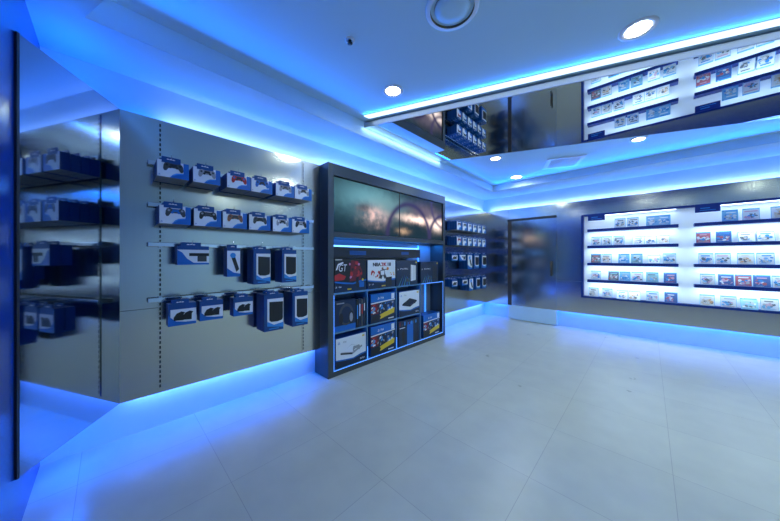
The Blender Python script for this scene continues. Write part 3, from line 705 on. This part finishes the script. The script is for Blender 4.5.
for bi, rows in enumerate((ROWL, ROWR)):
    for ri, row in enumerate(rows):
        z = SZ[ri] if ri < 4 else NZ0 + .034
        for ci, (x, st) in enumerate(row):
            w, h = .140, .158
            sh, art = case_meshes(w, h, st, 100 * bi + 10 * ri + ci)
            tilt = R(30) if (bi, ri, ci) in LEAN else R(9)
            o = empty('game_case', (x + w / 2, BP - (.028 if (bi, ri, ci) in LEAN else .008), z + .0005)); o.rotation_euler = (-tilt, 0, 0)
            bay = 'bay nearest the door' if bi == 0 else 'bay farther from the door'
            lean = 'tilted ' if (bi, ri, ci) in LEAN else ''
            tag(o, f'{lean}{CN[st]} game case, {ORD[ci]} along the {SHN[ri]}, {bay}', 'game case', f'game cases on the {SHN[ri]} of the {bay}')
            link('case_shell', sh, o); link('cover_art', art, o)

# ------------------------------------------------------------------ lights
def area(name, loc, rot, sx, sy, power, col, spread=180):
    l = bpy.data.lights.new(name, 'AREA'); l.shape = 'RECTANGLE'; l.size = sx; l.size_y = sy; l.energy = power; l.color = col; l.spread = R(spread)
    o = bpy.data.objects.new(name, l); COL.objects.link(o); o.location = loc; o.rotation_euler = rot; return o
DOWN, UP = (0, 0, 0), (R(180), 0, 0)
KB, KT, WB, WT = 6.5, 2.1, .65, 1.05        # watts per metre: blue lower, blue upper, white lower, white upper
LOW = (0.0, .12, 1.0); UPC = (0.0, .17, 1.0); WLED = (.47, .55, 1.0)
QB, QT = PB + .035, PT - .02
TOWALL_UP, TOWALL_DOWN = (0, R(130), 0), (0, R(62), 0)      # led lines on the back of the left cladding, facing the wall
for a, b in ((.07, CAB0 - .03), (CAB1 + .03, BP - .03)):
    area('led_under_left', (LW + .04, (a + b) / 2, QB), DOWN, .03, b - a, KB * (b - a), LOW)
    area('led_under_left_white', (LP - .032, (a + b) / 2, QB), TOWALL_DOWN, .02, b - a, WB * (b - a), WLED, 120)
    area('led_over_left', (LW + .04, (a + b) / 2, QT), UP, .03, b - a, KT * (b - a), UPC)
area('led_over_left_white', (LP - .032, (.30 + CAB0) / 2, QT + .015), TOWALL_UP, .02, CAB0 - .30, WT * (CAB0 - .30), WLED, 130)
area('led_over_left_white', (LP - .032, (CAB1 + BP) / 2, QT + .015), TOWALL_UP, .02, BP - CAB1, WT * (BP - CAB1), WLED, 130)
area('led_over_cabinet', (LW + .05, (CAB0 + CAB1) / 2, PT + .02), UP, .03, CAB1 - CAB0, KT * (CAB1 - CAB0), UPC)
area('led_over_cabinet_white', (LP - .035, (CAB0 + CAB1) / 2, PT + .02), TOWALL_UP, .02, CAB1 - CAB0, WT * (CAB1 - CAB0), WLED, 150)
for a, b in ((LP + .05, DX0 - .05), (DX1 + .05, RX - .1)):
    area('led_under_back', ((a + b) / 2, BW - .035, QB + .02), DOWN, b - a, .03, KB * .8 * (b - a), LOW)
    area('led_under_back_white', ((a + b) / 2, BP + .032, QB), (R(62), 0, 0), b - a, .02, WB * .2 * (b - a), WLED, 120)
area('led_over_back', ((LP + RX) / 2, BW - .035, QT), UP, RX - LP - .1, .03, KT * (RX - LP), UPC)
area('led_over_back_white', ((LP + RX) / 2, BP + .032, QT + .015), (R(130), 0, 0), RX - LP - .1, .02, WT * (RX - LP), WLED, 130)
area('led_corner_low', (-2.50, -.17, PB), DOWN, .2, .12, 2.5, LOW); area('led_corner_high', (-2.50, -.17, PT), UP, .2, .12, 1.6, UPC)
# led coves inside the ceiling tray
for a, b in ((nearx(TL) + .05, 1.85), (3.50, TB - .05)):
    area('led_tray_left', (TL + .015, (a + b) / 2, 2.665), (0, R(-97), 0), .02, b - a, 2.2 * (b - a), (0, .18, 1), 100)
area('led_mirror_end', (TL + .03, 2.66, ZM - .003), (0, R(20), 0), .03, 1.5, 1.6, (.45, .68, 1.0))
area('led_tray_back', ((TL + RX) / 2, TB - .015, 2.66), (R(-97), 0, 0), RX - TL - .1, .02, 2.6 * (RX - TL), (0, .17, 1), 100)
area('added_wall_fill', (3.72, .75, ZN - .04), (0, R(-55), 0), .1, 1.7, 80, (.85, 1, .95), 110)  # added unseen fill: brightens the right wall that the left steel reflects
# light line at the ceiling
ang = math.atan(.38); L_ = (xb - xa) / math.cos(ang); cx = (xa + xb) / 2
area('light_line_glow', (cx, by0(cx) - off - .080, ZN - .012), (R(-80), 0, ang), L_, .012, 7, (.02, .20, 1.0), 150)
# cabinet
area('cabinet_bar_up', (CF - .10, CAB0 + .85, 1.43), UP, .05, 1.5, 3.2, (.02, .25, 1))
area('cabinet_end', (CF - .16, CAB0 + 1.95, 1.51), DOWN, .08, .5, 3, (.02, .25, 1))
for z in (.885, .455): area('cabinet_shelf_led', (CF - .02, CAB0 + 1.1, z), DOWN, .02, 2.0, .35, (.03, .28, 1))
# lit case: a lamp line under every shelf
for bx0, bx1 in BAYS:
    for z in SZ + [NZ1 + .012]:
        area('shelf_led', ((bx0 + bx1) / 2, BP - .01 if z < 2 else BP + .02, z - .048), (R(8), 0, 0), bx1 - bx0 - .04, .03, 2.6, (.66, .85, 1.0))
# downlights (the visible ones and the rest of the same grid outside the frame)
spots = [(q[0], q[1], q[2]) for q in DL] + [(1.50, 3.0, ZN), (3.0, 3.6, ZN), (.55, 1.85, ZN), (2.2, 1.9, ZN), (3.2, 2.3, ZN), (2.9, 4.9, ZF)]
for x, y, z in spots:
    l = bpy.data.lights.new('downlight_beam', 'SPOT'); l.energy = 21 if x < .3 else 26; l.color = (.80, 1, .95); l.spot_size = R(172); l.spot_blend = .6; l.shadow_soft_size = .06
    o = bpy.data.objects.new('downlight_beam', l); COL.objects.link(o); o.location = (x, y, z - .02)

w_ = bpy.data.worlds.new('World'); S.world = w_; w_.use_nodes = True
w_.node_tree.nodes['Background'].inputs[0].default_value = (.02, .04, .08, 1); w_.node_tree.nodes['Background'].inputs[1].default_value = .3

# ------------------------------------------------------------------ camera
cam = bpy.data.cameras.new('camera'); co = bpy.data.objects.new('camera', cam); COL.objects.link(co)
cam.sensor_width = 36; cam.lens = 12.4365; cam.shift_y = -.003555; cam.clip_start = .02
co.location = (0, 0, 1.3028); co.rotation_euler = (R(90), 0, R(43.842))
S.camera = co
S.view_settings.view_transform = 'Standard'; S.view_settings.look = 'None'; S.view_settings.gamma = 1; S.view_settings.exposure = 0
S.view_settings.use_curve_mapping = False
S.cycles.max_bounces = 10; S.cycles.glossy_bounces = 6; S.cycles.diffuse_bounces = 5; S.cycles.sample_clamp_indirect = 8
